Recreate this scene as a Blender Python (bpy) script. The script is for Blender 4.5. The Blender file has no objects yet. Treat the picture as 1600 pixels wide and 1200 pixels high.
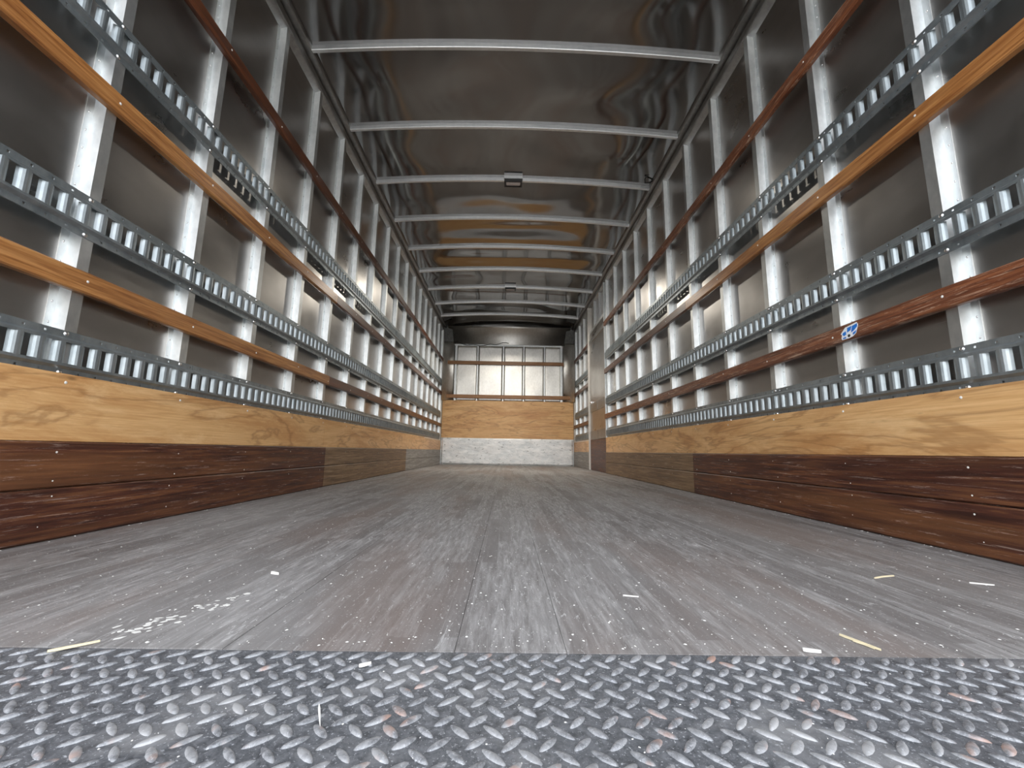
import bpy, math, random
from mathutils import Vector, Matrix, noise as mnoise

random.seed(7)
SC = bpy.context.scene
COL = SC.collection
A = 1.2165            # half width between the plywood liners
YR, YB = 0.36, 7.75   # rear end of the body, face of the front bulkhead
ZR = 2.533             # underside of the roof bows at the side rails

# ------------------------------------------------------------------ camera
PITCH, YAW, ROLL = 0.1582, 0.0110, 0.0164
cam_d = bpy.data.cameras.new('camera')
cam = bpy.data.objects.new('camera', cam_d)
COL.objects.link(cam)
cam_d.sensor_width = 36.0
cam_d.lens = 658.4 / 1600 * 36.0
cam_d.clip_start = 0.02
cp, sp, cy, sy, cr, sr = (math.cos(PITCH), math.sin(PITCH), math.cos(YAW),
                          math.sin(YAW), math.cos(ROLL), math.sin(ROLL))
def _yaw(v): return Vector((v[0]*cy + v[1]*sy, -v[0]*sy + v[1]*cy, v[2]))
Rv, Uv, Fv = _yaw((1, 0, 0)), _yaw((0, -sp, cp)), _yaw((0, cp, sp))
r_ax, u_ax = Rv*cr + Uv*sr, Uv*cr - Rv*sr
cam.matrix_world = Matrix(((r_ax.x, u_ax.x, -Fv.x, -0.0193), (r_ax.y, u_ax.y, -Fv.y, 0.0),
                           (r_ax.z, u_ax.z, -Fv.z, 0.2509), (0, 0, 0, 1)))
SC.camera = cam

# ------------------------------------------------------------------ sky, sun, exposure
world = bpy.data.worlds.new('sky')
SC.world = world
world.use_nodes = True
bg = world.node_tree.nodes['Background']
# hazy bright sky: brightest along the horizon, dimmer overhead, the same all round
wn, wl = world.node_tree.nodes, world.node_tree.links
w_tc = wn.new('ShaderNodeTexCoord'); w_sep = wn.new('ShaderNodeSeparateXYZ'); w_r = wn.new('ShaderNodeValToRGB')
wl.new(w_tc.outputs['Generated'], w_sep.inputs[0]); wl.new(w_sep.outputs[2], w_r.inputs[0])
w_r.color_ramp.elements[0].position = 0.0
w_r.color_ramp.elements[0].color = (1.0, 0.99, 0.97, 1)
w_r.color_ramp.elements[1].position = 0.9
w_r.color_ramp.elements[1].color = (0.52, 0.55, 0.60, 1)
w_e = w_r.color_ramp.elements.new(0.35)
w_e.color = (0.68, 0.70, 0.74, 1)
wl.new(w_r.outputs[0], bg.inputs[0])
bg.inputs[1].default_value = 2.4
sun_d = bpy.data.lights.new('sun', 'SUN')
sun_d.energy = 3.0
sun_d.angle = math.radians(3)
sun_d.color = (1.0, 0.95, 0.88)
sun = bpy.data.objects.new('sun', sun_d)
COL.objects.link(sun)
sun.location = (-6, 20, 15)
sun.rotation_euler = Vector((-0.45, 0.6, 0.8)).to_track_quat('Z', 'Y').to_euler()
vs = SC.view_settings
SC.display_settings.display_device = 'sRGB'
vs.view_transform = 'Standard'
vs.look = 'None'
vs.gamma = 1.0
vs.use_curve_mapping = False
vs.exposure = 1.05
SC.cycles.max_bounces = 14
SC.cycles.diffuse_bounces = 6
SC.cycles.glossy_bounces = 10
SC.cycles.use_denoising = True
SC.cycles.sample_clamp_indirect = 8.0
SC.cycles.caustics_reflective = True
SC.cycles.blur_glossy = 0.6

# ------------------------------------------------------------------ helpers: meshes
class MB:
    """collects shapes; build() links them as one mesh object"""
    def __init__(self):
        self.v, self.f, self.sm = [], [], []
    def poly(self, pts, faces, smooth=False):
        o = len(self.v)
        self.v += [tuple(p) for p in pts]
        self.f += [tuple(i + o for i in f) for f in faces]
        self.sm += [smooth] * len(faces)
    def box(self, x0, x1, y0, y1, z0, z1):
        if x0 > x1: x0, x1 = x1, x0
        if y0 > y1: y0, y1 = y1, y0
        P = [(x, y, z) for z in (z0, z1) for y in (y0, y1) for x in (x0, x1)]
        self.poly(P, [(0, 2, 3, 1), (4, 5, 7, 6), (0, 1, 5, 4), (2, 6, 7, 3), (0, 4, 6, 2), (1, 3, 7, 5)])
    def extrude(self, prof, place, t0, t1, cap=True, smooth=False):
        """closed profile [(a,b)...]; place(a,b,t)->xyz"""
        n = len(prof)
        P = [place(a, b, t) for t in (t0, t1) for a, b in prof]
        F = [(i, (i+1) % n, n + (i+1) % n, n + i) for i in range(n)]
        o = len(self.v)
        self.poly(P, F, smooth)
        if cap:
            self.f += [tuple(o + i for i in range(n))[::-1], tuple(o + n + i for i in range(n))]
            self.sm += [False, False]
    def dome(self, c, axis, r, h, n=7):
        ax = Vector(axis).normalized()
        u = ax.orthogonal().normalized(); w = ax.cross(u)
        c = Vector(c); P = []
        for rr, hh in ((r, 0), (r*0.8, h*0.65)):
            for k in range(n):
                a = 2*math.pi*k/n
                P.append(c + (u*math.cos(a) + w*math.sin(a))*rr + ax*hh)
        P.append(c + ax*h)
        F = [(k, (k+1) % n, n + (k+1) % n, n + k) for k in range(n)] + [(n+k, n+(k+1) % n, 2*n) for k in range(n)]
        self.poly(P, F, True)
    def tube(self, pts, r, n=8, cap=True):
        pts = [Vector(p) for p in pts]; P = []
        for i, p in enumerate(pts):
            t = (pts[min(i+1, len(pts)-1)] - pts[max(i-1, 0)]).normalized()
            u = t.cross(Vector((0.31, 0.42, 0.85))).normalized(); w = t.cross(u)
            for k in range(n):
                a = 2*math.pi*k/n
                P.append(p + (u*math.cos(a) + w*math.sin(a))*r)
        F = []
        for i in range(len(pts)-1):
            for k in range(n):
                F.append((i*n+k, i*n+(k+1) % n, (i+1)*n+(k+1) % n, (i+1)*n+k))
        o = len(self.v)
        self.poly(P, F, True)
        if cap:
            self.f += [tuple(o+k for k in range(n))[::-1], tuple(o+(len(pts)-1)*n+k for k in range(n))]
            self.sm += [False, False]
    def mesh(self, name, m, origin):
        me = bpy.data.meshes.new(name)
        ox, oy, oz = origin
        me.from_pydata([(x-ox, y-oy, z-oz) for x, y, z in self.v], [], self.f)
        me.polygons.foreach_set('use_smooth', self.sm)
        me.materials.append(m)
        me.validate()
        import bmesh
        bm = bmesh.new(); bm.from_mesh(me)
        bmesh.ops.recalc_face_normals(bm, faces=bm.faces)
        bm.to_mesh(me); bm.free()
        return me
    def base(self):
        xs, ys, zs = zip(*self.v)
        return ((min(xs)+max(xs))/2, (min(ys)+max(ys))/2, min(zs))
    def build(self, name, m, parent=None):
        b = self.base()
        o = bpy.data.objects.new(name, self.mesh(name, m, b))
        o.location = b
        COL.objects.link(o)
        if parent: adopt(o, parent)
        return o

def wloc(o):
    v = Vector(o.location)
    while o.parent:
        o = o.parent; v += Vector(o.location)
    return v
def adopt(o, parent):
    o.location = Vector(o.location) - wloc(parent)
    o.parent = parent
def empty(name, loc):
    o = bpy.data.objects.new(name, None)
    o.empty_display_size = 0.1
    o.location = loc
    COL.objects.link(o)
    return o
def inst(name, mesh, loc, parent):
    o = bpy.data.objects.new(name, mesh)
    COL.objects.link(o)
    o.location = loc
    if parent: adopt(o, parent)
    return o
def tag(o, label=None, cat=None, group=None, kind=None):
    if label: o['label'] = label
    if cat: o['category'] = cat
    if group: o['group'] = group
    if kind: o['kind'] = kind
    return o

# ------------------------------------------------------------------ helpers: materials
class NT:
    def __init__(self, name):
        self.m = bpy.data.materials.new(name)
        self.m.use_nodes = True
        self.t = self.m.node_tree
        self.b = self.t.nodes['Principled BSDF']
        self.pos = self.t.nodes.new('ShaderNodeNewGeometry').outputs['Position']
    def n(self, typ, **kw):
        nd = self.t.nodes.new(typ)
        for k, v in kw.items():
            setattr(nd, k, v)
        return nd
    def set(self, sock, val):
        if hasattr(val, 'links') or isinstance(val, bpy.types.NodeSocket):
            self.t.links.new(val, sock)
        else:
            if isinstance(val, tuple) and len(val) == 3 and sock.type == 'RGBA': val = val + (1,)
            sock.default_value = val
    def scale(self, v, s=None, off=(0, 0, 0)):
        mp = self.n('ShaderNodeMapping')
        self.set(mp.inputs['Vector'], self.pos if v is None else v)
        mp.inputs['Scale'].default_value = s
        mp.inputs['Location'].default_value = off
        return mp.outputs[0]
    def noise(self, s, scale=1.0, detail=4.0, rough=0.55, dist=0.0, off=(0, 0, 0), v=None):
        nd = self.n('ShaderNodeTexNoise')
        self.set(nd.inputs['Vector'], self.scale(v, s, off))
        nd.inputs['Scale'].default_value = scale
        nd.inputs['Detail'].default_value = detail
        nd.inputs['Roughness'].default_value = rough
        nd.inputs['Distortion'].default_value = dist
        return nd.outputs['Fac']
    def ramp(self, fac, stops, interp='LINEAR'):
        r = self.n('ShaderNodeValToRGB')
        r.color_ramp.interpolation = interp
        e = r.color_ramp.elements
        while len(e) < len(stops): e.new(0.5)
        for el, (p, c) in zip(e, stops):
            el.position = p
            el.color = (c, c, c, 1) if not isinstance(c, tuple) else c + (1,)
        self.set(r.inputs[0], fac)
        return r.outputs[0]
    def math(self, op, a, b=0.0, c=0.0):
        nd = self.n('ShaderNodeMath', operation=op)
        self.set(nd.inputs[0], a); self.set(nd.inputs[1], b); self.set(nd.inputs[2], c)
        return nd.outputs[0]
    def mix(self, fac, a, b, blend='MIX'):
        nd = self.n('ShaderNodeMix', data_type='RGBA', blend_type=blend)
        self.set(nd.inputs[0], fac); self.set(nd.inputs[6], a); self.set(nd.inputs[7], b)
        return nd.outputs[2]
    def bump(self, h, strength=0.2, dist=0.01):
        nd = self.n('ShaderNodeBump')
        nd.inputs['Strength'].default_value = strength
        nd.inputs['Distance'].default_value = dist
        self.set(nd.inputs['Height'], h)
        self.set(self.b.inputs['Normal'], nd.outputs[0])
    def out(self, color=None, rough=None, metal=None, spec=None, coat=None):
        I = self.b.inputs
        if color is not None: self.set(I['Base Color'], color)
        if rough is not None: self.set(I['Roughness'], rough)
        if metal is not None: self.set(I['Metallic'], metal)
        if spec is not None: self.set(I['Specular IOR Level'], spec)
        if coat is not None:
            self.set(I['Coat Weight'], coat); self.set(I['Coat Roughness'], 0.25)
        return self.m

def mat_skin():
    t = NT('aluminium_skin')
    smudge = t.noise((1.2, 1.2, 2.6), 2.0, 6, 0.6)
    scr = t.noise((5, 3, 40), 3.0, 3, 0.7, 0.6)
    c = t.mix(t.ramp(smudge, [(0.3, 0.0), (0.7, 1.0)]), (0.40, 0.385, 0.37), (0.50, 0.485, 0.468))
    c = t.mix(t.ramp(scr, [(0.70, 0.0), (0.76, 0.35)]), c, (0.75, 0.75, 0.74))
    r = t.ramp(t.noise((1, 1, 1.6), 3.1, 5, 0.6), [(0.25, 0.24), (0.75, 0.40)])
    t.bump(t.noise((1, 1.3, 1), 2.2, 2, 0.4), 0.10, 0.05)
    return t.out(c, r, 1.0)
def mat_roof():
    t = NT('darkened_roof_sheet')  # aluminium sheet; the darkness overhead is put into its colour
    c = t.mix(t.noise((1, 1, 1), 1.7, 5, 0.6), (0.018, 0.015, 0.013), (0.04, 0.035, 0.031))
    r = t.ramp(t.noise((1, 1, 1), 2.6, 4, 0.6), [(0.3, 0.06), (0.75, 0.13)])
    t.b.inputs['IOR'].default_value = 3.0
    return t.out(c, r, 0.12)
def mat_galv(name, dark, light, r0=0.32, r1=0.5, metal=1.0):
    t = NT(name)
    sp_ = t.noise((1, 1, 0.6), 38, 3, 0.6)
    big = t.noise((1, 1, 0.5), 4.5, 5, 0.65)
    f = t.math('MULTIPLY_ADD', sp_, 0.5, t.math('MULTIPLY', big, 0.5))
    c = t.mix(t.ramp(f, [(0.35, 0.0), (0.65, 1.0)]), dark, light)
    r = t.ramp(big, [(0.3, r0), (0.7, r1)])
    return t.out(c, r, metal)
def mat_wood(name, c0, c1, c2, grain=(9, 3.2, 75), rough=0.38, wear=None, coat=0.0, wear_thr=0.62, bump=0.12, along='y', broad=None):
    t = NT(name)
    if along == 'x': grain = (grain[1], grain[0], grain[2])
    g1 = t.noise(grain, 1.6, 6, 0.65, 0.4)
    g2 = t.noise(tuple(g*0.35 for g in grain), 1.3, 4, 0.5, 0.8, (3.1, 1.7, 0.4))
    c = t.ramp(g1, [(0.36, c0), (0.5, c1), (0.64, c2)])
    c = t.mix(t.ramp(g2, [(0.35, 0.0), (0.7, 0.6)]), c, c0)
    if broad:
        bt = t.noise((1.0, 0.55, 9.0) if along == 'y' else (0.55, 1.0, 9.0), 1.3, 5, 0.6, 0.3, (2.2, 0.9, 3.3))
        c = t.mix(t.ramp(bt, [(0.5, 0.0), (0.64, 0.5)]), c, broad)
    if wear:
        w = t.noise(tuple(g*1.1 for g in grain), 2.1, 7, 0.8, 0.6, (7.3, 0.2, 5.0))
        c = t.mix(t.ramp(w, [(wear_thr, 0.0), (wear_thr+0.06, 0.7)]), c, wear)
    t.bump(g1, bump, 0.004)
    return t.out(c, t.ramp(g1, [(0.2, rough-0.08), (0.8, rough+0.14)]), 0.0, 0.5, coat)
def mat_ply(name, along='y', pale=(0.76, 0.48, 0.225), mid=(0.62, 0.355, 0.145), dark=(0.27, 0.12, 0.038)):
    t = NT(name)
    s = (2.5, 0.62, 3.4) if along == 'y' else (0.62, 2.5, 3.4)
    fld = t.noise(s, 1.4, 6, 0.52, 0.9, (0.7, 0.3, 1.9))
    band = t.math('SINE', t.math('MULTIPLY', fld, 44.0))
    line = t.ramp(band, [(0.0, 0.0), (0.5, 0.08), (0.86, 0.45), (1.0, 1.0)])
    fine = t.noise(tuple(k*f for k, f in zip(s, (9, 3, 30))), 2.0, 5, 0.7)
    c = t.mix(t.ramp(fine, [(0.38, 0.0), (0.62, 1.0)]), mid, pale)
    blot = t.noise(s, 2.2, 7, 0.7, 0.6, (4.4, 2.1, 0.6))
    c = t.mix(t.ramp(blot, [(0.44, 0.0), (0.62, 0.7)]), c, (0.48, 0.225, 0.075))
    bl2 = t.noise(tuple(k*2.5 for k in s), 1.9, 8, 0.75, 0.4, (1.4, 7.1, 2.6))
    c = t.mix(t.ramp(bl2, [(0.52, 0.0), (0.66, 0.55)]), c, (0.82, 0.56, 0.29))
    c = t.mix(t.math('MULTIPLY', line, 0.5), c, dark)
    vn = t.n('ShaderNodeTexVoronoi')
    t.set(vn.inputs['Vector'], t.scale(None, tuple(k*f for k, f in zip((2.5, 2.5, 2.5), (1.0, 0.8, 2.2) if along == 'y' else (0.8, 1.0, 2.2)))))
    vn.inputs['Scale'].default_value = 1.5
    kn = t.ramp(vn.outputs['Distance'], [(0.02, 1.0), (0.055, 0.0)])
    c = t.mix(t.math('MULTIPLY', kn, 0.6), c, (0.10, 0.045, 0.015))
    t.bump(fine, 0.06, 0.003)
    return t.out(c, 0.42, 0.0, 0.5)
def mat_floor():
    t = NT('worn_laminated_floor')
    # laminated strips: staggered blocks, long along the truck
    sep = t.n('ShaderNodeSeparateXYZ'); t.set(sep.inputs[0], t.pos)
    cmb = t.n('ShaderNodeCombineXYZ')
    t.set(cmb.inputs[0], sep.outputs[1]); t.set(cmb.inputs[1], sep.outputs[0]); t.set(cmb.inputs[2], 0.0)
    br = t.n('ShaderNodeTexBrick')
    t.set(br.inputs['Vector'], cmb.outputs[0])
    br.offset = 0.37; br.squash = 1.0
    br.inputs['Scale'].default_value = 1.0
    br.inputs['Color1'].default_value = (0.0, 0.0, 0.0, 1); br.inputs['Color2'].default_value = (1, 1, 1, 1)
    br.inputs['Mortar'].default_value = (0.3, 0.3, 0.3, 1)
    br.inputs['Mortar Size'].default_value = 0.0006
    br.inputs['Brick Width'].default_value = 0.62; br.inputs['Row Height'].default_value = 0.0353
    tone = br.outputs['Color']
    g = t.noise((46, 5, 1), 1.9, 8, 0.75, 0.4)
    big = t.noise((1.6, 0.7, 1), 1.5, 5, 0.6)
    c = t.ramp(g, [(0.34, (0.10, 0.092, 0.089)), (0.5, (0.215, 0.205, 0.201)), (0.66, (0.38, 0.37, 0.365))])
    c = t.mix(t.ramp(tone, [(0.0, 0.0), (0.58, 0.0), (0.66, 0.55), (1.0, 0.8)]), c, (0.125, 0.112, 0.108))
    c = t.mix(t.ramp(big, [(0.35, 0.0), (0.68, 0.45)]), c, (0.37, 0.365, 0.36))
    brown = t.noise((3.0, 0.6, 1), 1.1, 4, 0.6, 0.0, (5, 2, 0))
    c = t.mix(t.ramp(brown, [(0.48, 0.0), (0.66, 0.6)]), c, (0.19, 0.145, 0.125))
    scr = t.noise((16, 3.5, 1), 4.0, 4, 0.8, 1.4, (1.3, 0.2, 0))
    c = t.mix(t.ramp(scr, [(0.60, 0.0), (0.67, 0.6)]), c, (0.56, 0.555, 0.55))
    spk = t.noise((1, 1, 1), 210, 3, 0.7)
    c = t.mix(t.ramp(spk, [(0.63, 0.0), (0.70, 0.6)]), c, (0.66, 0.66, 0.64))
    t.bump(g, 0.18, 0.004)
    return t.out(c, t.ramp(g, [(0.2, 0.62), (0.8, 0.8)]), 0.0, 0.3)
def mat_tread(name, base, dark, worn, thr, rusty=0.0):
    t = NT(name)
    n1 = t.noise((1, 1, 1), 95, 8, 0.8, 0.5)
    n2 = t.noise((1, 1.4, 1), 5.5, 5, 0.65, 0.4)
    c = t.mix(t.ramp(n1, [(0.38, 0.0), (0.62, 1.0)]), dark, base)
    c = t.mix(t.ramp(n2, [(thr, 0.0), (thr+0.16, 0.8)]), c, worn)
    fl = t.noise((1, 1, 1), 330, 3, 0.75)
    c = t.mix(t.ramp(fl, [(0.60, 0.0), (0.68, 0.8)]), c, (0.62, 0.64, 0.68))
    rust = t.noise((1, 1, 1), 17, 3, 0.6, 0.0, (2.2, 9.1, 0))
    c = t.mix(t.ramp(rust, [(0.60, 0.0), (0.70, rusty)]), c, (0.50, 0.31, 0.24))
    t.bump(n1, 0.25, 0.002)
    return t.out(c, t.ramp(n1, [(0.2, 0.42), (0.8, 0.62)]), 0.35, 0.5)
def mat_plain(name, color, rough=0.5, metal=0.0, var=0.15, scale=20):
    t = NT(name)
    c = t.mix(t.noise((1, 1, 1), scale, 4, 0.6), tuple(k*(1-var) for k in color), tuple(min(1, k*(1+var)) for k in color))
    return t.out(c, rough, metal)
def mat_kick():
    t = NT('dented_galvanised_kick_plate')
    big = t.noise((2.2, 1, 6), 2.4, 6, 0.7, 0.5)
    c = t.mix(t.ramp(big, [(0.38, 0.0), (0.6, 1.0)]), (0.66, 0.69, 0.71), (0.93, 0.94, 0.95))
    pit = t.noise((4, 1, 7), 4.0, 3, 0.6, 0.3, (2.7, 0, 1.1))
    c = t.mix(t.ramp(pit, [(0.62, 0.0), (0.68, 0.85)]), c, (0.14, 0.145, 0.145))
    t.bump(big, 0.35, 0.02)
    return t.out(c, t.ramp(big, [(0.3, 0.38), (0.7, 0.55)]), 0.3)

M = dict(
    skin=mat_skin(), roof=mat_roof(),
    stud=mat_galv('galvanised_stud', (0.60, 0.63, 0.64), (0.80, 0.82, 0.82), 0.36, 0.52),
    track=mat_galv('zinc_track', (0.25, 0.29, 0.31), (0.40, 0.44, 0.46), 0.36, 0.5, 0.85),
    bow=mat_galv('galvanised_bow', (0.80, 0.82, 0.83), (0.92, 0.93, 0.93), 0.40, 0.55),
    rail=mat_galv('aluminium_rail', (0.30, 0.30, 0.295), (0.44, 0.44, 0.43), 0.34, 0.5),
    bolt=mat_galv('bright_bolt', (0.75, 0.76, 0.76), (0.9, 0.9, 0.9), 0.2, 0.3),
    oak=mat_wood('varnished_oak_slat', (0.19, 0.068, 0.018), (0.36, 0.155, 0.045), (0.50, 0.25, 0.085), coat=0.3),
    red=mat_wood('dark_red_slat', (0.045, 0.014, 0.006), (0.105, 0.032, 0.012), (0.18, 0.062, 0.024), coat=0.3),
    redworn=mat_wood('worn_red_slat', (0.075, 0.022, 0.009), (0.17, 0.052, 0.02), (0.27, 0.10, 0.04), coat=0.2, wear=(0.50, 0.34, 0.24), wear_thr=0.54),
    ply=mat_ply('plywood_liner'), plyx=mat_ply('plywood_bulkhead', 'x'),
    scuff=mat_wood('dark_scuff_board', (0.036, 0.012, 0.008), (0.085, 0.027, 0.015), (0.19, 0.075, 0.03), grain=(6, 2.4, 60), broad=(0.20, 0.085, 0.032), wear=(0.36, 0.27, 0.23), wear_thr=0.575, rough=0.42),
    scuffpale=mat_wood('faded_scuff_board', (0.11, 0.062, 0.032), (0.22, 0.138, 0.074), (0.33, 0.225, 0.135), grain=(6, 2.4, 60), wear=(0.42, 0.34, 0.26), wear_thr=0.58, rough=0.5),
    scuffgrey=mat_wood('grey_scuff_board', (0.16, 0.145, 0.13), (0.28, 0.265, 0.245), (0.42, 0.40, 0.38), grain=(6, 2.4, 60), wear=(0.55, 0.54, 0.52), wear_thr=0.6, rough=0.5),
    backslat=mat_wood('bulkhead_slat', (0.20, 0.085, 0.03), (0.33, 0.16, 0.06), (0.45, 0.25, 0.11), along='x'),
    floor=mat_floor(),
    tread=mat_tread('tread_steel', (0.20, 0.21, 0.228), (0.07, 0.075, 0.084), (0.36, 0.362, 0.37), 0.54),
    lug=mat_tread('worn_lug_steel', (0.42, 0.43, 0.45), (0.15, 0.156, 0.17), (0.50, 0.503, 0.51), 0.5, 0.75),
    kick=mat_kick(), dull=mat_galv('dull_aluminium', (0.66, 0.65, 0.62), (0.84, 0.83, 0.80), 0.36, 0.5),
    black=mat_plain('black_plastic', (0.02, 0.02, 0.02), 0.4),
    lens=mat_plain('clouded_lamp_lens', (0.55, 0.48, 0.45), 0.25),
    dust=mat_plain('pale_debris', (0.72, 0.71, 0.68), 0.8),
    straw=mat_plain('straw_splinter', (0.70, 0.62, 0.42), 0.7),
    white=mat_plain('white_vinyl', (0.82, 0.86, 0.90), 0.35, 0, 0.04),
    blue=mat_plain('blue_vinyl', (0.012, 0.17, 0.62), 0.3, 0, 0.25, 90),
    caulk=mat_plain('white_caulk_strip', (0.72, 0.70, 0.66), 0.6),
    ground=mat_plain('concrete_yard', (0.42, 0.41, 0.39), 0.85, 0, 0.12, 2),
    subfloor=mat_plain('dark_subfloor', (0.08, 0.075, 0.07), 0.8),
    darksteel=mat_galv('dark_casting', (0.08, 0.08, 0.078), (0.2, 0.2, 0.19), 0.4, 0.6),
)

# ------------------------------------------------------------------ the yard outside
g = MB(); g.box(-40, 40, -40, 40, -1.25, -1.15)
tag(g.build('ground', M['ground']), kind='structure')

# ------------------------------------------------------------------ floor
fb = MB(); fb.box(-A-0.05, A+0.05, YR+0.21, YB+0.05, -0.06, -0.03)
floor = tag(fb.build('floor', M['subfloor']), kind='structure')
edges = [-A-0.01, -0.964, -0.667, -0.371, -0.080, 0.062, 0.354, 0.651, 0.948, A+0.01]
for i in range(9):
    b = MB(); gap = 0.0003; ch = 0.0004
    x0, x1 = edges[i]+gap, edges[i+1]-gap
    top = [0, -0.0006, 0.0004, -0.0003, 0.0003, 0, -0.0005, 0.0004, 0][i]
    prof = [(x0, -0.03), (x1, -0.03), (x1, top-ch), (x1-ch, top), (x0+ch, top), (x0, top-ch)]
    b.extrude(prof, lambda a, c, t: (a, t, c), 0.580, YB)
    b.build('floor_board', M['floor'], floor)

# ------------------------------------------------------------------ diamond tread plate at the sill
tp = MB(); tp.box(-A-0.02, A+0.02, -0.12, 0.5785, -0.012, -0.0008)
plate = tag(tp.build('tread_plate', M['tread']), 'dark steel diamond tread plate along the sill, before the wooden floor', 'tread plate')
tp = MB(); tp.box(-A-0.02, A+0.02, -0.12, -0.10, -0.16, -0.012)
tp.build('bumper_face', M['tread'], plate)
def lug_mesh(name, mats):
    m = MB(); P = []; n = 12
    for s, hh in ((1.0, 0.0), (0.86, 0.0013), (0.5, 0.0021)):
        for k in range(n):
            a = 2*math.pi*k/n
            ca, sa = math.cos(a), math.sin(a)
            P.append((0.0132*s*ca, 0.0043*s*sa*(1-0.25*ca*ca), hh))
    P.append((0, 0, 0.0023))
    F = [(r*n+k, r*n+(k+1) % n, (r+1)*n+(k+1) % n, (r+1)*n+k) for r in (0, 1) for k in range(n)]
    F += [(2*n+k, 2*n+(k+1) % n, 3*n) for k in range(n)]
    m.poly(P, F, True)
    return m, m.mesh(name, mats, (0, 0, 0))
lug_mb, lug_me = lug_mesh('tread_lug', M['lug'])
p_l = 0.0312
spots = []
for j in range(-24, 1):
    for i in range(-40, 41):
        for k in (0, 1):
            x = -0.0100 + (i + 0.5*k)*p_l
            y = 0.567 + (j + 0.5*k)*p_l
            if abs(x) < A and -0.1 < y < 0.572:
                spots.append((x, y, math.radians(45 if k == 0 else -45)))
def lug_rank(s):
    x, y = s[0]+0.019, s[1]
    lim = (y+0.05)*1.2
    return (0 if (abs(x) < lim and y > 0.36) else 1, y)
spots.sort(key=lug_rank)
for x, y, a in spots[:300]:
    o = inst('tread_lug', lug_me, (x+random.uniform(-.0006, .0006), y+random.uniform(-.0006, .0006), -0.0008), plate)
    o.rotation_euler.z = a+random.uniform(-.07, .07)
    o.scale = (random.uniform(.88, 1.06), random.uniform(.85, 1.1), random.uniform(.6, 1.0))
rest = MB()
for x, y, a in spots[300:]:
    ca, sa = math.cos(a), math.sin(a)
    rest.poly([(x+ca*q[0]-sa*q[1], y+sa*q[0]+ca*q[1], q[2]-0.0008) for q in lug_mb.v], lug_mb.f, True)
tag(rest.build('tread_lugs', M['lug'], plate), kind='stuff')

# ------------------------------------------------------------------ side walls
XP = A + 0.046      # inner face of the outer skin
XS = A + 0.012      # front face of the hat studs
def wall_mesh(side):
    m = MB()
    m.box(side*XP, side*(XP+0.02), YR, YB+0.15, -0.06, 2.66)
    return m
wall_left = tag(wall_mesh(-1).build('wall_left', M['skin']), kind='structure')
wall_right = tag(wall_mesh(1).build('wall_right', M['skin']), kind='structure')
WALL = {-1: wall_left, 1: wall_right}
Y0 = {-1: 1.127, 1: 1.106}
PITCH_S = 0.4064
def stud_ys(side):
    out = []
    for n in range(-1, 17):
        y = Y0[side] + n*PITCH_S
        if side > 0 and n in (11, 12): continue
        out.append(y)
    return out
Z_S0, Z_S1 = 0.05, 2.475
def stud_mesh(side):
    th = 0.0022; fl = 0.021; w = 0.033; dpt = XP-XS
    # outline in (depth from skin, y): hat section with near edge of the crown at y=0
    pr = [(0, -fl-0.004), (th, -fl-0.004), (th, -0.004), (dpt, 0), (dpt, w), (th, w+0.004), (th, w+0.004+fl), (0, w+0.004+fl)]
    m = MB()
    m.extrude(pr, lambda a, b, t: (side*(XP-a), b, t), Z_S0, Z_S1)
    r = MB()
    for k in range(int((Z_S1-0.5)/0.058)):
        z = 0.46 + k*0.058
        for yy in (-0.0145, w+0.0145):
            r.dome((side*(XP-th), yy, z), (-side, 0, 0), 0.0034, 0.002, 6)
    return m, r
for side in (-1, 1):
    m, r = stud_mesh(side)
    org = (side*XP, 0, Z_S0)
    me_s = m.mesh('stud', M['stud'], org)
    me_r = r.mesh('rivets', M['bolt'], org)
    for y in stud_ys(side):
        o = inst('stud', me_s, (side*XP, y, Z_S0), WALL[side])
        rv = bpy.data.objects.new('rivets', me_r)
        COL.objects.link(rv); rv.parent = o
        rv['kind'] = 'stuff'
    # top rail: lower angle over the stud heads, groove, upper beam
    m = MB()
    prof = [(XP, 2.455), (XS-0.002, 2.470), (XS-0.006, 2.478), (XS-0.006, 2.515), (XS+0.012, 2.520), (XS+0.012, 2.530),
            (A-0.020, 2.534), (A-0.026, 2.541), (A-0.026, 2.575), (A+0.0, 2.578), (A+0.0, 2.60), (XP, 2.60)]
    m.extrude(prof, lambda a, b, t: (side*a, t, b), YR, YB)
    m.build('top_rail', M['rail'], WALL[side])

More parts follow.
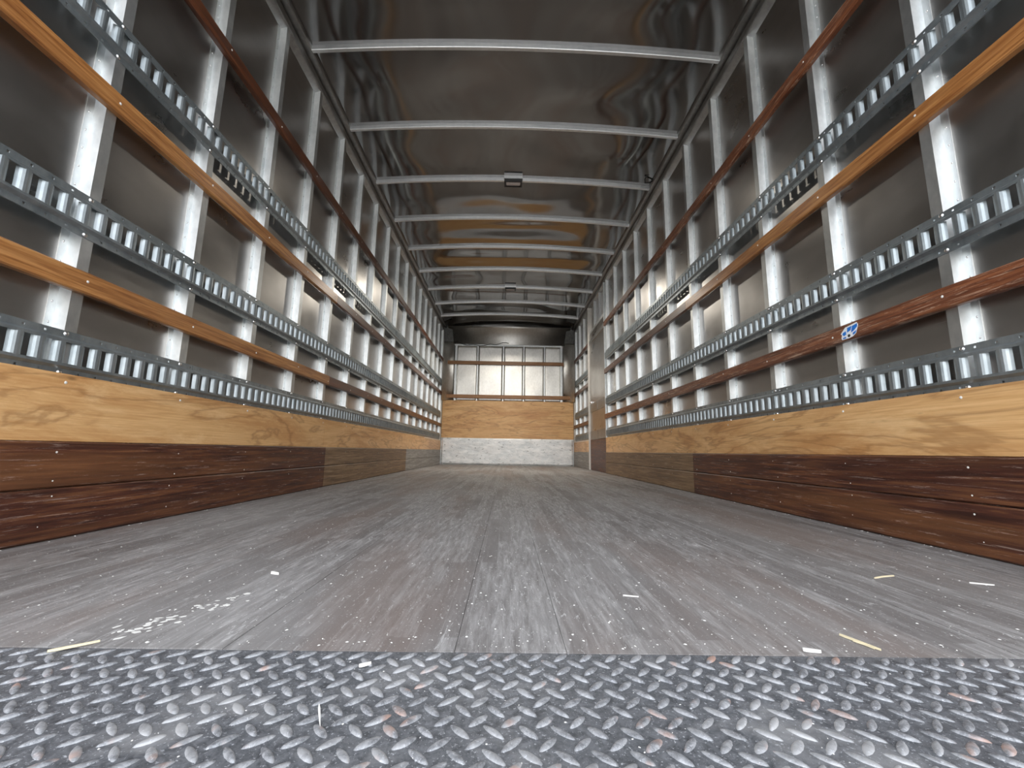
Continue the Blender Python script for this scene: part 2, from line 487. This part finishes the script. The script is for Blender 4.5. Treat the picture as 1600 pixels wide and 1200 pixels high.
# plywood band and scuff boards, in lengths as laid
def board(name, side, y0, y1, z0, z1, xin, thick, mt, bev=0.003, parent=None):
    m = MB(); x0 = xin; x1 = xin+thick
    prof = [(x1, z0), (x0+bev, z0), (x0, z0+bev), (x0, z1-bev), (x0+bev, z1), (x1, z1)]
    m.extrude(prof, lambda a, b, t: (side*a, t, b), y0+0.001, y1-0.001)
    return m.build(name, M[mt], parent or WALL[side])
DOOR0, DOOR1 = 5.26, 6.24
spans = {-1: [(YR, 2.80), (2.80, 5.24), (5.24, YB)], 1: [(YR, 2.79), (2.79, DOOR0), (DOOR1+0.02, YB)]}
for side in (-1, 1):
    for k, (y0, y1) in enumerate(spans[side]):
        board('plywood_panel', side, y0, y1, 0.2575, 0.4385, A, 0.011, 'ply', 0.001)
    if side < 0:
        rows = [(YR, 2.83, 'scuff'), (2.83, 5.1, 'scuffpale'), (5.1, 6.4, 'scuffgrey'), (6.4, YB, 'scuffgrey')]
    else:
        rows = [(YR, 2.80, 'scuff'), (2.80, DOOR0, 'scuffpale'), (DOOR1+0.02, YB, 'scuffgrey')]
    for (y0, y1, mt) in rows:
        sl = 0.0 if mt != 'scuff' else 0.003
        board('scuff_board', side, y0, y1, 0.002, 0.1345, A-0.007, 0.018, mt, 0.004)
        board('scuff_board', side, y0, y1, 0.1365, 0.2565, A-0.006, 0.017, mt, 0.004)
# crescent-rimmed screw heads sunk in the boards
for side in (-1, 1):
    m = MB()
    for y in stud_ys(side):
        if y > 4.0: break
        for z, dy in ((0.222, 0.03), (0.155, 0.02), (0.115, 0.02), (0.045, 0.015)):
            m.dome((side*(A-0.0066), y+dy+random.uniform(-.012, .012), z+random.uniform(-.008, .008)), (-side, 0, 0), random.uniform(0.0018, 0.0034), 0.0008, 6)
        m.dome((side*A, y+0.017, 0.415), (-side, 0, 0), 0.0045, 0.002, 6)
    tag(m.build('screw_heads', M['dust'], WALL[side]), kind='stuff')
# pale sealant strip below the lowest track towards the front end
m = MB(); m.box(-A+0.001, -A-0.004, 6.2, YB, 0.424, 0.433); m.build('seal_strip', M['caulk'], wall_left)
m = MB(); m.box(A-0.001, A+0.004, DOOR1+0.03, YB, 0.424, 0.433); m.build('seal_strip', M['caulk'], wall_right)
for s in (-1, 1):
    m = MB(); m.box(s*(A-0.004), s*XS, YB-0.09, YB-0.055, 0.425, 2.45); m.build('end_post', M['caulk'], WALL[s])

# ------------------------------------------------------------------ cargo tracks
SLOT = 0.0508
def track_section(side, y0, y1, z0):
    """one length of slotted track lying on the stud faces; z0 its lower edge"""
    H = 0.124; th = 0.0024; D = 0.013
    m = MB()
    pl = lambda a, b, t: (side*(XS-a), t, z0+b)
    def rib(flip):
        f = (lambda b: H-b) if flip else (lambda b: b)
        pr = [(0, f(0.0135)), (th, f(0.0135)), (th, f(0.019)), (D, f(0.026)), (D, f(0.0335)), (D-th, f(0.0335)), (D-th, f(0.0272)), (0.0, f(0.0205))]
        m.extrude(pr, pl, y0, y1)
        e = [(0, f(0)), (th, f(0.0006)), (th, f(0.0075)), (0, f(0.0075))]
        m.extrude(e, pl, y0, y1)
        # the strip between the punched holes
        n0 = math.ceil((y0-0.01)/SLOT); y = y0; k = n0
        while True:
            hc = k*SLOT + 0.012
            e0, e1 = hc-0.0032, hc+0.0032
            stop = min(e0, y1)
            if stop > y:
                m.extrude([(0, f(0.0075)), (th, f(0.0075)), (th, f(0.0135)), (0, f(0.0135))], pl, y, stop, cap=True)
            if e1 >= y1: break
            y = e1; k += 1
    rib(False); rib(True)
    # the pillowed lands between the slots
    k = math.ceil((y0+0.015)/SLOT)
    while k*SLOT < y1-0.018:
        yc = k*SLOT + 0.0225*0
        outer, inner = [], []
        for q in range(9):
            u = -1 + q/4.0
            ang = u*math.radians(62)
            yy = 0.0178*math.sin(ang)/math.sin(math.radians(62))
            xx = D + 0.001 - 0.0125*(1-math.cos(ang))/(1-math.cos(math.radians(62)))
            outer.append((xx, yy))
            inner.append((xx - th*math.cos(ang), yy - th*math.sin(ang)))
        pr = outer + inner[::-1]
        m.extrude(pr, lambda a, b, t: (side*(XS-a), yc+b, z0+t), 0.0315, H-0.0315, smooth=False)
        k += 1
    return m
def snap(y): return (math.floor(y/SLOT)+0.5)*SLOT
def cargo_track(side, z0, spans_, label):
    spans_ = [(snap(a), snap(b)) for a, b in spans_]
    root = empty('cargo_track', (side*XS, spans_[0][0], z0))
    tag(root, label, 'cargo track', 'slotted steel tracks on the side walls')
    for (y0, y1) in spans_:
        track_section(side, y0+0.0008, y1-0.0008, z0).build('track_section', M['track'], root)
    b = MB()
    for y in stud_ys(side):
        if spans_[0][0] < y < spans_[-1][1]:
            for zz in (0.009, 0.115):
                b.dome((side*(XS-0.0024), y+0.004, z0+zz), (-side, 0, 0), 0.0072, 0.0045, 8)
    tag(b.build('bolts', M['bolt'], root), kind='stuff')
    return root
Z_E = (0.4325, 0.8285, 1.4125)
tl = {0: [(YR, 1.585), (1.585, 4.63), (4.63, YB-0.1)], 1: [(YR, 1.60), (1.60, 4.65), (4.65, YB-0.1)], 2: [(YR, 3.4), (3.4, YB-0.1)]}
tr = {0: [(YR, 2.2), (2.2, DOOR0)], 1: [(YR, 1.9), (1.9, DOOR0)], 2: [(YR, 3.1), (3.1, DOOR0)]}
nm = ('lowest, directly above the plywood', 'middle one, between two wooden slats', 'highest, below the dark top slat')
for k in range(3):
    cargo_track(-1, Z_E[k], tl[k], 'slotted grey steel cargo track on left wall, %s' % nm[k])
    cargo_track(1, Z_E[k], tr[k], 'long slotted grey steel track on right wall, %s' % nm[k])
for k in range(3):
    cargo_track(1, Z_E[k], [(DOOR1+0.03, YB-0.1)], 'short track length between side door and front wall, %s' % ('lowest', 'middle', 'highest')[k])

# ------------------------------------------------------------------ wooden slats
def slat(side, y0, y1, z0, z1, mt, label, xoff=0.0):
    th = 0.021; b = 0.004
    x1 = XS-0.0005; x0 = x1-th
    m = MB()
    prof = [(x1, z0), (x0+b, z0), (x0, z0+b), (x0, z1-b), (x0+b, z1), (x1, z1)]
    n = max(2, int((y1-y0)/0.35)); rows = []
    P = []; rnd = random.Random(int(y0*100+z0*1000))
    for i in range(n+1):
        y = y0+(y1-y0)*i/n
        dz = rnd.uniform(-0.0018, 0.0018)
        P += [(side*a, y, zz+dz) for a, zz in prof]
    k = len(prof)
    F = [(i*k+j, i*k+(j+1) % k, (i+1)*k+(j+1) % k, (i+1)*k+j) for i in range(n) for j in range(k)]
    F += [tuple(range(k))[::-1], tuple(n*k+j for j in range(k))]
    m.poly(P, F)
    root = m.build('wooden_slat', M[mt])
    tag(root, label, 'slat', 'wooden slats screwed to the studs')
    s = MB()
    for y in stud_ys(side):
        if y0+0.02 < y+0.017 < y1-0.02:
            s.dome((side*x0, y+0.017, (z0+z1)/2+rnd.uniform(-.012, .012)), (-side, 0, 0), 0.0042, 0.0015, 6)
    if s.v: tag(s.build('screws', M['dust'], root), kind='stuff')
    return root
S1, S2, S3 = (0.667, 0.728), (1.242, 1.304), (1.862, 1.922)
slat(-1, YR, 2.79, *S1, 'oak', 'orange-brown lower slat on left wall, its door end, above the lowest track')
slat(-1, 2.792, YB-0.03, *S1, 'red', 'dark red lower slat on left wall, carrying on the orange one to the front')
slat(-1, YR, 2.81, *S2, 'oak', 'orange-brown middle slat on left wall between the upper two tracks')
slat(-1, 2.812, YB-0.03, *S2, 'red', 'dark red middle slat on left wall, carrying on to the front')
slat(-1, YR, YB-0.03, *S3, 'red', 'dark red-brown top slat on left wall above the highest track')
slat(1, YR, 2.742, *S1, 'redworn', 'scratched reddish lower slat on right wall with the blue sticker')
slat(1, 2.744, DOOR0+0.01, *S1, 'redworn', 'reddish lower slat on right wall running on to the side door')
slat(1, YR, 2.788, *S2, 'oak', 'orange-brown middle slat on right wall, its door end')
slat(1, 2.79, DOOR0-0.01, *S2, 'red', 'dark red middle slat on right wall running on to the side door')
slat(1, YR, DOOR0-0.02, *S3, 'redworn', 'reddish-brown top slat on right wall above the highest track')
for zz, nme in ((S1, 'lowest'), (S2, 'middle'), (S3, 'highest')):
    slat(1, DOOR1+0.03, YB-0.03, *zz, 'red', 'short dark slat between side door and front wall, %s of the three' % nme)

# ------------------------------------------------------------------ side door in the right wall
dm = MB(); dm.box(A+0.006, A+0.03, DOOR0+0.002, DOOR1-0.002, 0.435, 2.02)
door = tag(dm.build('door_1', M['skin']), kind='structure')
dm = MB(); dm.box(A+0.003, A+0.03, DOOR0+0.004, DOOR1-0.004, 0.004, 0.433); dm.build('kick_board', M['scuff'], door)
for z0, z1 in ((0.4345, 0.556), (0.8285, 0.952)):
    for y0, y1 in ((DOOR0+0.02, 5.70), (5.72, DOOR1-0.02)):
        dm = MB(); dm.box(A-0.001, A+0.007, y0, y1, z0, z1); dm.build('track_plate', M['rail'], door)
dm = MB(); dm.box(A-0.002, A+0.03, DOOR0+0.004, DOOR1-0.004, 1.86, 1.92); dm.build('top_strip', M['rail'], door)
dm = MB(); dm.box(A-0.012, A+0.0, DOOR1-0.14, DOOR1-0.05, 0.96, 0.985); dm.build('latch', M['bolt'], door)
dm = MB(); dm.box(A-0.020, XP, DOOR1, DOOR1+0.022, 0.002, 2.46); dm.build('door_post', M['caulk'], wall_right)
dm = MB(); dm.box(A-0.004, XP, DOOR0-0.024, DOOR0-0.001, 0.435, 2.46); dm.build('door_post', M['stud'], wall_right)
for yy in (DOOR0+0.33, DOOR0+0.66):
    dm = MB(); dm.box(XS, XP, yy, yy+0.033, 2.03, 2.46); dm.build('stud', M['stud'], wall_right)
dm = MB(); dm.box(A+0.004, XP, DOOR0, DOOR1, 2.022, 2.06); dm.build('door_header', M['stud'], wall_right)

# ------------------------------------------------------------------ roof: sheet, bows
def crown(x): return 0.052*(1-(x/1.2)**2)
bow_ys = [2.126 + 0.6145*k for k in range(-2, 9)]
def roof_z(x, y):
    base = ZR + 0.032 + crown(x)
    k = (y - bow_ys[0])/0.6145
    fr = k - math.floor(k); bay = math.floor(k)
    env = math.sin(math.pi*fr)**2 * max(0.0, 1-abs(x/1.2)**4)
    w = mnoise.noise(Vector((x*1.15+bay*3.7, y*1.5, bay*1.3)))*0.028 + mnoise.noise(Vector((x*3.0, y*2.6, 9.1+bay)))*0.004
    return base + env*w
m = MB(); nx, ny = 64, 330
P, F = [], []
for j in range(ny+1):
    y = YR + (YB+0.1-YR)*j/ny
    for i in range(nx+1):
        x = -1.2165 + 2.433*i/nx
        P.append((x, y, roof_z(x, y)))
for j in range(ny):
    for i in range(nx):
        a = j*(nx+1)+i
        F.append((a, a+1, a+nx+2, a+nx+1))
m.poly(P, F, True)
ob = m.build('ceiling', M['roof'])
so = ob.modifiers.new('thickness', 'SOLIDIFY'); so.thickness = 0.004; so.offset = -1
ceiling = tag(ob, kind='structure')
def bow_mesh():
    m = MB(); n = 24; w = 0.025; h = 0.029; P = []; xe = 1.193
    prof = [(0, 0.003), (0.003, 0), (w-0.003, 0), (w, 0.003), (w, h), (w-0.002, h), (w-0.002, 0.005), (0.002, 0.005), (0.002, h), (0, h)]
    k = len(prof)
    for i in range(n+1):
        x = -xe+2*xe*i/n
        P += [(x, a, ZR + crown(x) + b) for a, b in prof]
    F = [(i*k+j, i*k+(j+1) % k, (i+1)*k+(j+1) % k, (i+1)*k+j) for i in range(n) for j in range(k)]
    F += [tuple(range(k))[::-1], tuple(n*k+j for j in range(k))]
    m.poly(P, F)
    return m.mesh('roof_bow', M['bow'], (0, 0, ZR))
bow_me = bow_mesh()
for y in bow_ys:
    inst('roof_bow', bow_me, (0, y, ZR), ceiling)

# ------------------------------------------------------------------ roof lamps
def dome_light(y, label, watts, spread):
    z = ZR + crown(0)
    root = empty('dome_light', (0.0, y, z))
    tag(root, label, 'lamp', 'lamps under the roof bows')
    b = MB(); b.box(-0.080, 0.080, y-0.028, y-0.002, z+0.002, z+0.030); b.build('bracket', M['bow'], root)
    h = MB()
    for x0, x1, y0, y1 in ((-0.078, -0.064, y-0.018, y+0.062), (0.064, 0.078, y-0.018, y+0.062), (-0.064, 0.064, y-0.018, y-0.008), (-0.064, 0.064, y+0.052, y+0.062)):
        h.box(x0, x1, y0, y1, z-0.022, z-0.0005)
    h.build('housing', M['black'], root)
    l = MB()
    pr = [(-0.006, 0.0), (0.0, -0.016), (0.012, -0.020), (0.032, -0.020), (0.044, -0.016), (0.050, 0.0)]
    l.extrude(pr, lambda a, c, t: (t, y+a, z-0.003+c), -0.060, 0.060)
    l.build('lens', M['lens'], root)
    ld = bpy.data.lights.new('fill_light', 'AREA')  # added fill below the unlit lamp, brightens the front end
    ld.shape = 'RECTANGLE'; ld.size = 0.11; ld.size_y = 0.03
    ld.spread = math.radians(spread); ld.energy = watts; ld.color = (1.0, 0.92, 0.80)
    lo = bpy.data.objects.new('fill_light', ld)
    COL.objects.link(lo)
    lo.location = (0, y+0.022, z-0.030)
    adopt(lo, root)
    return root
dome_light(bow_ys[4], 'rectangular black-framed roof lamp under the third visible bow, nearer the door', 1.5, 138)
dome_light(bow_ys[8], 'small pale roof lamp under a bow far back near the front wall', 21.0, 152)

# dark wire loop at the right roof edge
m = MB(); m.tube([(1.19, 3.20, 2.575), (1.13, 3.21, 2.568), (1.115, 3.24, 2.55), (1.125, 3.27, 2.535), (1.16, 3.275, 2.54), (1.19, 3.27, 2.555)], 0.006)
hk = m.build('wire_hook', M['black'])
tag(hk, 'small black wire loop at the right roof edge above a roof bow', 'hook')

# ------------------------------------------------------------------ front bulkhead
m = MB(); m.box(-A-0.05, A+0.05, YB+0.045, YB+0.07, -0.06, 2.72)
wall_back = tag(m.build('wall_back', M['skin']), kind='structure')
# lower part: kick plate and plywood
m = MB(); nx, nz = 70, 16; P, F = [], []
for j in range(nz+1):
    for i in range(nx+1):
        x, z = -1.197+2.394*i/nx, 0.005+0.472*j/nz
        dn = mnoise.noise(Vector((x*4.2, 2.0, z*7)))*0.006 + mnoise.noise(Vector((x*11, 5.0, z*14)))*0.003
        P.append((x, YB-0.012+dn*(1 if 0 < j < nz else 0.3), z))
for j in range(nz):
    for i in range(nx):
        a = j*(nx+1)+i; F.append((a, a+1, a+nx+2, a+nx+1))
m.poly(P, F, True)
kp = m.build('kick_plate', M['kick'], wall_back)
so = kp.modifiers.new('thickness', 'SOLIDIFY'); so.thickness = 0.006; so.offset = 0
m = MB(); m.box(-A+0.006, A-0.006, YB, YB+0.012, 0.478, 1.165); m.build('plywood_panel', M['plyx'], wall_back)
m = MB(); m.box(-A+0.006, A-0.006, YB, YB+0.012, 0.0, 0.477); m.build('backing_panel', M['stud'], wall_back)
# upper part: ribbed sheet with panels between the studs
bx = [-0.992, -0.586, -0.102, 0.281, 0.671, 0.986]
for i in range(5):
    m = MB(); P, F = [], []; nx, nz = 14, 26
    for j in range(nz+1):
        for q in range(nx+1):
            x = bx[i]+0.014+(bx[i+1]-bx[i]-0.028)*q/nx; z = 1.16+1.05*j/nz
            w = math.sin(math.pi*q/nx)*mnoise.noise(Vector((x*1.2+i, 3.3, z*3.6)))*0.008
            P.append((x, YB+0.034+w, z))
    for j in range(nz):
        for q in range(nx):
            a = j*(nx+1)+q; F.append((a, a+1, a+nx+2, a+nx+1))
    m.poly(P, F, True)
    pn = m.build('front_panel', M['dull'], wall_back)
    so = pn.modifiers.new('thickness', 'SOLIDIFY'); so.thickness = 0.003; so.offset = 0
for i, x in enumerate(bx):
    w = 0.014 if 0 < i < 5 else 0.02
    m = MB()
    m.extrude([(x-w-0.008, YB+0.036), (x-w, YB+0.033), (x-w+0.004, YB+0.008), (x+w-0.004, YB+0.008), (x+w, YB+0.033), (x+w+0.008, YB+0.036)],
              lambda a, b, t: (a, b, t), 1.16, 2.215)
    m.build('front_stud', M['stud'], wall_back)
for s in (-1, 1):     # rounded corner sheets
    m = MB(); P = []; n = 12
    for i in range(n+1):
        a = math.pi/2*i/n
        P.append((s*(1.02+0.19*math.sin(a)), YB+0.034-0.19*(1-math.cos(a))))
    pr = P + [(s*(abs(x)+0.004), y+0.004) for x, y in P[::-1]]
    m.extrude(pr, lambda a, b, t: (a, b, t), 1.16, 2.52, smooth=True)
    m.build('corner_sheet', M['dull'], wall_back)
    m = MB()
    m.extrude([(s*1.205, 2.235), (s*1.04, 2.235), (s*1.03, 2.26), (s*1.06, 2.47), (s*1.205, 2.50)], lambda a, b, t: (a, t, b), YB-0.17, YB-0.10)
    for k in range(5):
        m.dome((s*(1.07+0.03*k), YB-0.17, 2.28+0.045*((k*3) % 4)), (0, -1, 0), 0.012, 0.006, 7)
    m.build('corner_casting', M['darksteel'], wall_back)
m = MB(); n = 14; P = []   # coved header sheet, leaning back to the roof
for i in range(n+1):
    t = i/n
    P.append((YB+0.034-0.055*t-0.09*t**4, 2.225+0.33*t))
m.extrude(P + [(y+0.005, z+0.002) for y, z in P[::-1]], lambda a, b, t: (t, a, b), -1.15, 1.15, smooth=True)
m.build('header_sheet', M['dull'], wall_back)
m = MB(); m.box(-1.02, 1.0, YB+0.004, YB+0.036, 2.205, 2.235); m.build('header_ledge', M['stud'], wall_back)
def back_slat(x0, x1, z0, z1, label):
    m = MB(); b = 0.004
    pr = [(YB+0.0075, z0), (YB+0.0075, z1), (YB-0.014+b, z1), (YB-0.014, z1-b), (YB-0.014, z0+b), (YB-0.014+b, z0)]
    m.extrude(pr, lambda a, c, t: (t, a, c), x0, x1)
    o = m.build('wooden_slat', M['backslat'])
    tag(o, label, 'slat', 'wooden slats across the front wall')
back_slat(-1.195, 1.03, 1.845, 1.912, 'upper brown slat across the front wall, stopping short on the right')
back_slat(-1.21, 1.21, 1.207, 1.275, 'lower brown slat across the front wall just above its plywood')
m = MB()
pts = [(-1.03+0.06*k, YB-0.02, 2.262-0.05*math.sin(min(1, k/15)*math.pi)+0.012*math.sin(k*1.3)) for k in range(18)]
m.tube(pts, 0.005, 6)
tag(m.build('cable', M['black']), 'thin dark cable sagging along the top of the front wall', 'cable')

# ------------------------------------------------------------------ rear door frame
for s, nmx in ((-1, 'trim_1'), (1, 'trim_2')):
    m = MB(); m.box(s*(A+0.0), s*(XP+0.03), YR-0.12, YR-0.001, -0.06, 2.70)
    tag(m.build(nmx, M['stud']), kind='structure')
m = MB(); m.box(-XP-0.03, XP+0.03, YR-0.12, YR-0.001, 2.50, 2.72)
tag(m.build('trim_3', M['stud']), kind='structure')

# ------------------------------------------------------------------ sticker on the right lower slat
XF = XS-0.0005-0.021
def flat(name, pts, mt, depth, parent=None):
    m = MB(); n = len(pts)
    m.extrude([(y, z) for y, z in pts], lambda a, b, t: (XF-t, a, b), 0.0002, depth)
    return m.build(name, M[mt], parent)
st = flat('sticker', [(1.467, .715), (1.415, .7205), (1.41, .71), (1.422, .683), (1.438, .674), (1.455, .672), (1.486, .673), (1.488, .681), (1.484, .691), (1.49, .696)], 'white', 0.0006)
tag(st, 'torn blue and white sticker on the reddish slat of right wall', 'sticker')
for q in ([(1.458, .711), (1.438, .713), (1.444, .699), (1.46, .694)], [(1.436, .712), (1.414, .716), (1.414, .705), (1.43, .694), (1.443, .690)],
          [(1.436, .687), (1.419, .693), (1.424, .683), (1.436, .679)], [(1.479, .698), (1.465, .701), (1.465, .689), (1.475, .685), (1.482, .692)],
          [(1.482, .679), (1.468, .681), (1.467, .675), (1.48, .675)]):
    flat('blue_print', q, 'blue', 0.0009, st)
flat('screw_hole', [(1.453+0.0058*math.cos(a*math.pi/6), .681+0.0055*math.sin(a*math.pi/6)) for a in range(12)], 'black', 0.0011, st)

# ------------------------------------------------------------------ litter on the floor
def splinter(p0, p1, w, label, mt='straw', z=0.0, bend=0.0):
    a, b = Vector(p0), Vector(p1)
    dv = (b-a); nrm = Vector((-dv.y, dv.x)).normalized()
    m = MB(); P = []
    for t, ww in ((0, 0.5), (0.15, 1.0), (0.5, 0.85), (0.85, 0.5), (1, 0.12)):
        c = a+dv*t + nrm*bend*math.sin(math.pi*t)
        for s in (-1, 1):
            P.append((c.x+nrm.x*s*w*ww/2, c.y+nrm.y*s*w*ww/2, z+0.0003))
        for s in (1, -1):
            P.append((c.x+nrm.x*s*w*ww*0.3, c.y+nrm.y*s*w*ww*0.3, z+0.0003+w*0.6))
    F = [(i*4+j, i*4+(j+1) % 4, (i+1)*4+(j+1) % 4, (i+1)*4+j) for i in range(4) for j in range(4)]
    F += [(0, 1, 2, 3)[::-1], (16, 17, 18, 19)]
    m.poly(P, F)
    o = m.build('wood_splinter', M[mt])
    tag(o, label, 'splinter', 'splinters lying on the floor')
splinter((-0.571, 0.563), (-0.535, 0.592), 0.0042, 'long pale yellow straw lying across the joint of plate and floor, left', z=0.001)
splinter((-0.199, 0.462), (-0.184, 0.430), 0.0024, 'short pale splinter lying on the tread plate', 'dust', z=0.0005)
splinter((0.459, 0.641), (0.477, 0.594), 0.0042, 'long pale yellow splinter on the floor near the plate, right')
splinter((0.463, 0.622), (0.472, 0.598), 0.0035, 'shorter straw fragment lying against the long right splinter', bend=0.002)
splinter((0.193, 0.797), (0.219, 0.790), 0.003, 'stubby white chip on the middle of the wooden floor', 'dust')
splinter((0.755, 0.923), (0.814, 0.942), 0.0042, 'pale splinter on the wooden floor far right near the boards', bend=0.003)
splinter((0.93, 0.90), (0.965, 0.885), 0.004, 'small pale splinter at the far right edge of the floor', 'dust')
splinter((0.372, 0.592), (0.392, 0.586), 0.006, 'white chip lying at the joint of plate and floor, right', 'dust')
splinter((-0.488, 0.905), (-0.468, 0.895), 0.007, 'white flake on the wooden floor left of the middle', 'dust')
splinter((-0.186, 0.538), (-0.174, 0.545), 0.005, 'white chip at the tread plate edge left of the middle', 'dust')
m = MB(); rnd = random.Random(3)
def fleck(x, y, r, z=0.0006):
    n = 5; a0 = rnd.uniform(0, 6.28); el = rnd.uniform(0.35, 1.0); ph = rnd.uniform(0, 3.14)
    P = []
    for k in range(n):
        a = a0+2*math.pi*k/n; rr = r*rnd.uniform(0.6, 1.2)
        u, v = rr*math.cos(a), rr*el*math.sin(a)
        P.append((x+u*math.cos(ph)-v*math.sin(ph), y+u*math.sin(ph)+v*math.cos(ph), z))
    P.append((x, y, z+r*0.4))
    m.poly(P, [(k, (k+1) % n, n) for k in range(n)] + [tuple(range(n))[::-1]])
for k in range(2200):
    y = 0.59 + 3.4*rnd.random()**1.7
    x = rnd.uniform(-1.15, 1.15) if rnd.random() < 0.65 else rnd.gauss(0.1, 0.35)
    if abs(x) < 1.15: fleck(x, y, rnd.choice((0.0008, 0.001, 0.0014, 0.0018, 0.0026)))
for k in range(160):
    s = rnd.choice((-1, 1)); fleck(s*(A-0.012-abs(rnd.gauss(0, 0.006))), rnd.uniform(0.8, 5), rnd.uniform(0.0015, 0.005))
tag(m.build('sawdust_flecks', M['dust']), 'scattered white sawdust flecks across the worn wooden floor', 'sawdust', kind='stuff')
m = MB()
for k in range(46):
    t = rnd.random()
    x = -0.535 + 0.075*t + rnd.gauss(0, 0.010); y = 0.625 + 0.15*t + rnd.gauss(0, 0.014)
    fleck(x, y, rnd.uniform(0.003, 0.0075), 0.0004)
for v_i, v in enumerate(m.v):
    m.v[v_i] = (v[0], v[1], min(v[2], 0.0008))
tag(m.build('paint_smear', M['dust']), 'patch of pale scuffed paint dabs on the floor at left', 'paint smear', kind='stuff')

m = MB()
for k in range(150):
    fleck(rnd.uniform(-0.75, 0.75), rnd.uniform(0.36, 0.57), rnd.choice((0.0006, 0.0009, 0.0014)), -0.0006)
tag(m.build('dust_specks', M['dust'], plate), kind='stuff')
